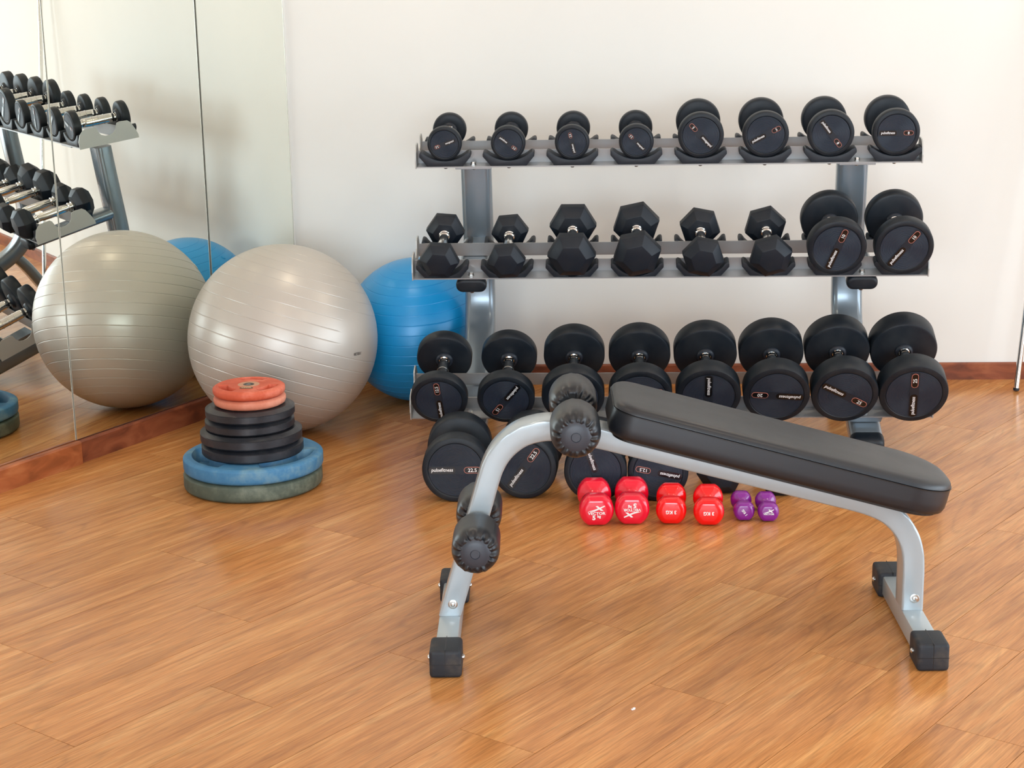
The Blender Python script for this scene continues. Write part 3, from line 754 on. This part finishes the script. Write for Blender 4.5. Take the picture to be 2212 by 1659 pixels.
# ------------------------------------------------------------------ vinyl dumbbells
def vinyl_mesh(c, L, m):
    """one dipped body: two round heads with flats above and below, on a round grip"""
    FLT = .88
    seg = 72; t = L*.30; hr = c*.40
    prof = [(0, 0), (.55, 0), (.80, .0012), (.90, .005), (.97, .011), (1.0, .018), (1.0, t-.016), (.95, t-.008), (.82, t-.002), (.62, t+.002)]
    hp = [(1.02, t+.010), (.96, t+.020), (.98, L*.42), (1.06, L*.5)]
    rows = [(c*f, y, 1) for f, y in prof]+[(hr*f, y, 0) for f, y in hp]
    rows += [(r_, L-y, k) for r_, y, k in reversed(rows[:-1])]
    V, Fc, R_ = [], [], []
    for r_, y, k in rows:
        if r_ == 0: R_.append([len(V)]); V.append((0, y, 0)); continue
        R_.append(list(range(len(V), len(V)+seg)))
        for i in range(seg):
            a = 2*PI*i/seg; sn = abs(math.sin(a)); f = 1.0
            if k:
                d_ = sn-FLT; f = FLT/sn if d_ > .035 else (1.0 if d_ < -.035 else 1-((d_+.035)**2)/.14*1.02)
            V.append((r_*f*math.cos(a), y, r_*f*math.sin(a)))
    for A, B in zip(R_, R_[1:]):
        for i in range(seg):
            j = (i+1) % seg
            if len(A) == 1: Fc.append((A[0], B[i], B[j]))
            elif len(B) == 1: Fc.append((A[i], A[j], B[0]))
            else: Fc.append((A[i], A[j], B[j], B[i]))
    return mk('vinyl_body', V, Fc, m, 60), max(-v[2] for v in V)
def logo_mesh(w):
    """crossed swoosh mark over the word, facing -y"""
    a = prism_xz([(-.5*w, -.02*w), (-.1*w, .10*w), (.46*w, .34*w), (.48*w, .28*w), (.10*w, .08*w), (-.14*w, -.02*w)], -.0004, 0)
    b = prism_xz([(-.06*w, .30*w), (.06*w, .32*w), (.40*w, .02*w), (.24*w, .02*w)], -.00042, 0)
    return mk('maker_mark', *join([a, b]), 'white')
def vinyl_dumbbell(label, c, L, m, x, y, yaw, kind, phi, roll=0):
    d = thing('vinyl_dumbbell', label, 'dumbbell', (0, 0, 0), (0, 0, 0), 'vinyl dumbbells on the floor')
    me, base = cached(('vinyl', c, L, m), lambda: vinyl_mesh(c, L, m))
    body = ob('vinyl_body', me, d, (0, -L/2, base))
    if roll: body.rotation_euler = (0, R(roll), 0)
    ph = R(phi-roll*0); rot = (0, -R(phi)-(R(roll) if roll else 0), 0)
    def put(name, me, u, v):
        p = Vector((u, 0, v)); aa = R(phi)+(R(roll) if roll else 0)
        q = Vector((p.x*math.cos(aa)-p.z*math.sin(aa), 0, p.x*math.sin(aa)+p.z*math.cos(aa)))
        ob(name, me, body, (q.x, -.0003, q.z), rot)
    if kind == '5kg':
        put('maker_mark', cached(('lg', c), lambda: logo_mesh(c*1.0)), 0, c*.06)
        put('lettering', text_mesh('VECTOR', c*.17, .03, 0, c*1.02), 0, -c*.07)
        put('weight_lettering', text_mesh('5', c*.29, .05), -c*.16, -c*.33); put('weight_lettering', text_mesh('kg', c*.22, .04), c*.14, -c*.27)
    elif kind == 'logo':
        put('maker_mark', cached(('lg', c), lambda: logo_mesh(c*1.0)), 0, c*.06)
        put('lettering', text_mesh('VECTOR', c*.17, .03, 0, c*1.0), 0, -c*.07)
    else:
        put('weight_lettering', text_mesh(kind, c*.25, .035), 0, 0)
    yw = R(yaw); d.location = (x-math.sin(yw)*L/2, y+math.cos(yw)*L/2, .0003); d.rotation_euler = (0, 0, yw)
    return d
vinyl_dumbbell('crimson vinyl dumbbell with upright 5kg mark on the floor', .0500, .213, 'red5', -.0545, 4.790, 3, '5kg', 0)
vinyl_dumbbell('crimson vinyl dumbbell with upside-down 5kg mark on the floor', .0500, .213, 'red5', .0470, 4.800, 0, '5kg', 180)
vinyl_dumbbell('scarlet vinyl 3 kg dumbbell next to the crimson pair', .0440, .178, 'red3', .1585, 4.805, -2, '3 KG', 180)
vinyl_dumbbell('scarlet vinyl 3 kg dumbbell next to the purple pair', .0440, .178, 'red3', .2655, 4.793, -2, '3 KG', 180)
vinyl_dumbbell('small purple vinyl dumbbell with slanting 1 kg mark', .0310, .140, 'purple', .3700, 4.838, 1, '1 KG', 126, 0)
vinyl_dumbbell('small purple vinyl dumbbell with a white maker mark', .0310, .140, 'purple', .4390, 4.830, 0, 'logo', 0)

# ------------------------------------------------------------------ sit-up bench
BT = R(2.5); BO = Vector((-.4022, 3.9927, 0))
bench = thing('sit_up_bench', 'silver framed sit-up bench with black pad and foam rollers', 'bench', BO, (0, 0, BT))
def bk(name, me, loc=(0, 0, 0), rot=(0, 0, 0), parent=bench): return ob(name, me, parent, loc, rot)
bp = [(0, .057), (.0285, .1525), (.056, .246), (.0825, .335), (.097, .385), (.1105, .4255), (.128, .4575), (.151, .4825), (.179, .502), (.211, .513), (.248, .5175), (.30, .5115), (.36, .4975)]
bp += [(.44, .4765), (.60, .433), (.75, .3925), (.90, .352), (.97, .333)]
bp += [(1.012, .319), (1.050, .2985), (1.079, .270), (1.0985, .237), (1.1085, .202), (1.1120, .165), (1.1120, .110), (1.1120, .0595)]
path = spline([(x, 0, z) for x, z in bp], 3)
V, Fc = sweep(path, rrect(.040, .026, .006, 3), (0, 1, 0))
_k = len(rrect(.040, .026, .006, 3))
for _i in list(range(_k))+list(range(len(V)-_k, len(V))):
    _t = (Vector(path[1])-Vector(path[0])) if _i < _k else (Vector(path[-2])-Vector(path[-1]))
    V[_i] = V[_i]+_t*((.0578-V[_i].z)/_t.z)
bk('frame_tube', mk('frame_tube', V, Fc, 'bench', 30))
foot_me = bevel_box('rubber_foot', (-.037, .037, -.046, .046, 0, .067), .009, 'foot', 3)
groove_me = mk('foot_groove', *join([box(-.0006, .0006, -.0462, .0462, .004, .0673), box(-.0365, .0365, -.0462, -.0458, .0325, .0335)]), 'piping')
wash_me = mk('washer_bolt', *lathe([(0, 0), (.0115, 0), (.0115, .0015), (.0095, .0022), (.0060, .0024), (.0058, .0042), (.0040, .0052), (0, .0054)], 24, 'y'), 'steel', 40)
sb_me = mk('side_bolt', *lathe([(0, 0), (.0065, 0), (.0065, .004), (.004, .0065), (0, .007)], 16, 'x'), 'steel', 40)
for cx, y0, y1 in ((0, -.280, .280), (1.112, -.275, .285)):
    bar = bk('base_bar', bevel_box('base_bar', (-.026, .026, y0+.03, y1-.03, .006, .0575), .005, 'bench', 2), (cx, 0, 0))
    for yy, s in ((y0+.046, -1), (y1-.046, 1)):
        ft = bk('rubber_foot', foot_me, (cx, yy, 0))
        ob('foot_groove', groove_me, ft)
        ob('side_bolt', sb_me, ft, (.0368, 0, .034)); ob('side_bolt', sb_me, ft, (-.0368, 0, .034), (0, 0, PI))
    bk('washer_bolt', wash_me, (cx+(.008 if cx == 0 else .004), -.0402, .088), (0, 0, PI))
# padded seat
sl = math.atan(.2775)
pad_l0, pad_l1 = .378, 1.176      # along the bench length axis
plen = (pad_l1-pad_l0)/math.cos(sl)
def pad_outline(ins, n=10):
    hx, hy = plen/2-ins, .140-ins
    pts = []
    for cx, cy, a0, rr in ((1, 1, 0, .115), (-1, 1, 90, .060), (-1, -1, 180, .060), (1, -1, 270, .115)):
        r_ = max(.008, rr-ins)
        for i in range(n+1):
            a = R(a0+90*i/n); pts.append((cx*(hx-r_)+r_*math.cos(a), cy*(hy-r_)+r_*math.sin(a)))
    return pts
def pad_mesh():
    rows = [(.012, .000), (.004, .003), (.0005, .012), (0, .030), (.001, .052), (.0015, .0615), (.004, .0625), (.0015, .0635), (.003, .069), (.0075, .0745), (.015, .0785), (.028, .0805), (.060, .0822), (.10, .083)]
    V, Fc, I = [], [], []
    for ins, z in rows:
        o_ = pad_outline(ins); I.append(range(len(V), len(V)+len(o_))); V += [(x, y, z) for x, y in o_]
    k = len(I[0])
    for A, B in zip(I, I[1:]):
        for i in range(k): Fc.append((A[i], A[(i+1) % k], B[(i+1) % k], B[i]))
    Fc += [tuple(I[0]), tuple(I[-1])]
    return mk('seat_pad', V, Fc, 'leather', 60)
pcx = (pad_l0+pad_l1)/2
pc = Vector((pcx, 0, .6340-.2775*pcx))
pad = bk('seat_pad', pad_mesh(), pc, (0, sl, 0))
def loop_strip(ins, z, w, h, m, name):
    o1, o2 = pad_outline(ins), pad_outline(ins-w); k = len(o1)
    V = [(x, y, z) for x, y in o1]+[(x, y, z) for x, y in o2]+[(x, y, z+h) for x, y in o2]+[(x, y, z+h) for x, y in o1]
    Fc = []
    for a_ in range(4):
        for i in range(k): Fc.append((a_*k+i, a_*k+(i+1) % k, ((a_+1) % 4)*k+(i+1) % k, ((a_+1) % 4)*k+i))
    return mk(name, V, Fc, m, 40)
ob('piping', loop_strip(.003, .0600, .0035, .0022, 'piping', 'piping'), pad)
ob('base_board', mk('base_board', *flat_poly(pad_outline(.016), -.006, .0005), 'piping'), pad)
for x in (.52, .98):
    bk('pad_bracket', bevel_box('pad_bracket', (-.05, .05, -.075, .075, -.007, -.0055), .0004, 'bench', 1), (x, 0, .6340-.2775*x), (0, sl, 0))
# foam rollers
random.seed(11)
def roller_mesh(Lr, Rr, seed):
    rnd = random.Random(seed); seg = 120
    ks = [(13, rnd.random()*6.3, .55), (19, rnd.random()*6.3, .6), (7, rnd.random()*6.3, .35), (27, rnd.random()*6.3, .25)]
    pl = lambda a: sum(w*math.sin(k*a+p) for k, p, w in ks)
    half = [(.026, .003, .2), (.032, .001, .6), (.0375, .0004, 1.0), (.0425, .002, 1.0), (.0465, .0058, .85), (.0505, .0115, .5), (.0535, .0190, .22), (.0555, .0285, .08), (Rr, .040, 0), (Rr, Lr*.5, 0)]
    rows = half+[(r_, Lr-y, a) for r_, y, a in reversed(half[:-1])]
    V, Fc = [], []
    for ri, (r_, y, amp) in enumerate(rows):
        for i in range(seg):
            a = 2*PI*i/seg; p = pl(a+(0 if y < Lr/2 else .5))
            rr = r_+amp*.0016*p; s = -1 if y < Lr/2 else 1
            V.append((rr*math.cos(a), y+s*amp*.0026*p, rr*math.sin(a)))
    for k in range(len(rows)-1):
        for i in range(seg):
            j = (i+1) % seg; Fc.append((k*seg+i, k*seg+j, (k+1)*seg+j, (k+1)*seg+i))
    Fc += [tuple(range(seg)), tuple(range((len(rows)-1)*seg, len(rows)*seg))]
    return mk('foam_cover', V, Fc, 'leather', 60)
cap_me = mk('roller_cap', *lathe([(0, -.0045), (.0095, -.0045), (.0105, -.0035), (.0112, -.0032), (.0118, -.0043), (.023, -.0032), (.032, -.0005), (.0362, .003), (.0362, .007), (0, .007)], 48, 'y'), 'cap', 25)
hexs_me = mk('cap_bolt', *lathe([(0, -.0046), (.0055, -.0046), (.0048, -.0062), (0, -.0062)], 6, 'y'), 'piping')
LR = .160
for nm, bx, bz, R1 in (('upper', .3048, .5480, .0580), ('lower', .0715, .2735, .0560)):
    ax_ = bk('roller_axle', mk('roller_axle', *lathe([(0, -.205), (.0125, -.205), (.0125, .205), (0, .205)], 24, 'y'), 'bench', 40), (bx, 0, bz))
    if nm == 'upper':
        bk('axle_bracket', bevel_box('axle_bracket', (-.022, .022, -.036, .036, -.052, -.004), .003, 'bench', 2), (bx, 0, bz))
    for k, y0 in enumerate((-.205, .205-LR)):
        rl = bk('foam_roller', roller_mesh(LR, R1, 5+k+(7 if nm == 'lower' else 0)), (bx, y0, bz))
        cp = ob('roller_cap', cap_me, rl, (0, -.0005 if k == 0 else LR+.0005, 0), (0, 0, 0 if k == 0 else PI))
        sm = mk('seam', *sweep([Vector((0, .045+i*(LR-.09)/6, 0)) for i in range(7)], [(-.0006, R1+.0003), (.0006, R1+.0003), (.0006, R1-.001), (-.0006, R1-.001)], (math.cos(R(-52)), 0, math.sin(R(-52)))), 'piping')
        ob('seam', sm, rl)

# ------------------------------------------------------------------ chrome pole leaning on the wall
pb = Vector((1.470, 6.340, 0)); pdirn = Vector((.090, .095, 1)); pt = pb+pdirn*1.80
pole = thing('chrome_pole', 'slim chrome pole leaning against the cream wall past the rack', 'pole', pb)
q = Vector((0, 0, 1)).rotation_difference(pdirn.normalized())
ln = (pt-pb).length
def pp(name, prof, m):
    o = ob(name, mk(name, *lathe(prof, 28), m, 40), pole); o.rotation_mode = 'QUATERNION'; o.rotation_quaternion = q
pp('lower_tube', [(0, .0102), (.0105, .0102), (.0105, ln*.75), (0, ln*.75)], 'chrome')
pp('upper_tube', [(0, ln*.72), (.0130, ln*.72), (.0130, ln), (0, ln)], 'chrome')
pp('rubber_tip', [(0, .003), (.0095, .003), (.0112, .005), (.0112, .013), (.0108, .013), (.0108, .010), (0, .010)], 'rubber')

# tiny crumb lying on the boards
crumb = ob('paper_crumb', mk('paper_crumb', *join([box(-.004, .004, -.002, .002, 0, .002), box(.001, .006, .0005, .0035, 0, .003)]), 'white'), None, (.036, 3.552, .0003), (0, 0, .5))
tag(crumb, 'tiny white paper crumb on the wooden floor in front of the bench', 'crumb')
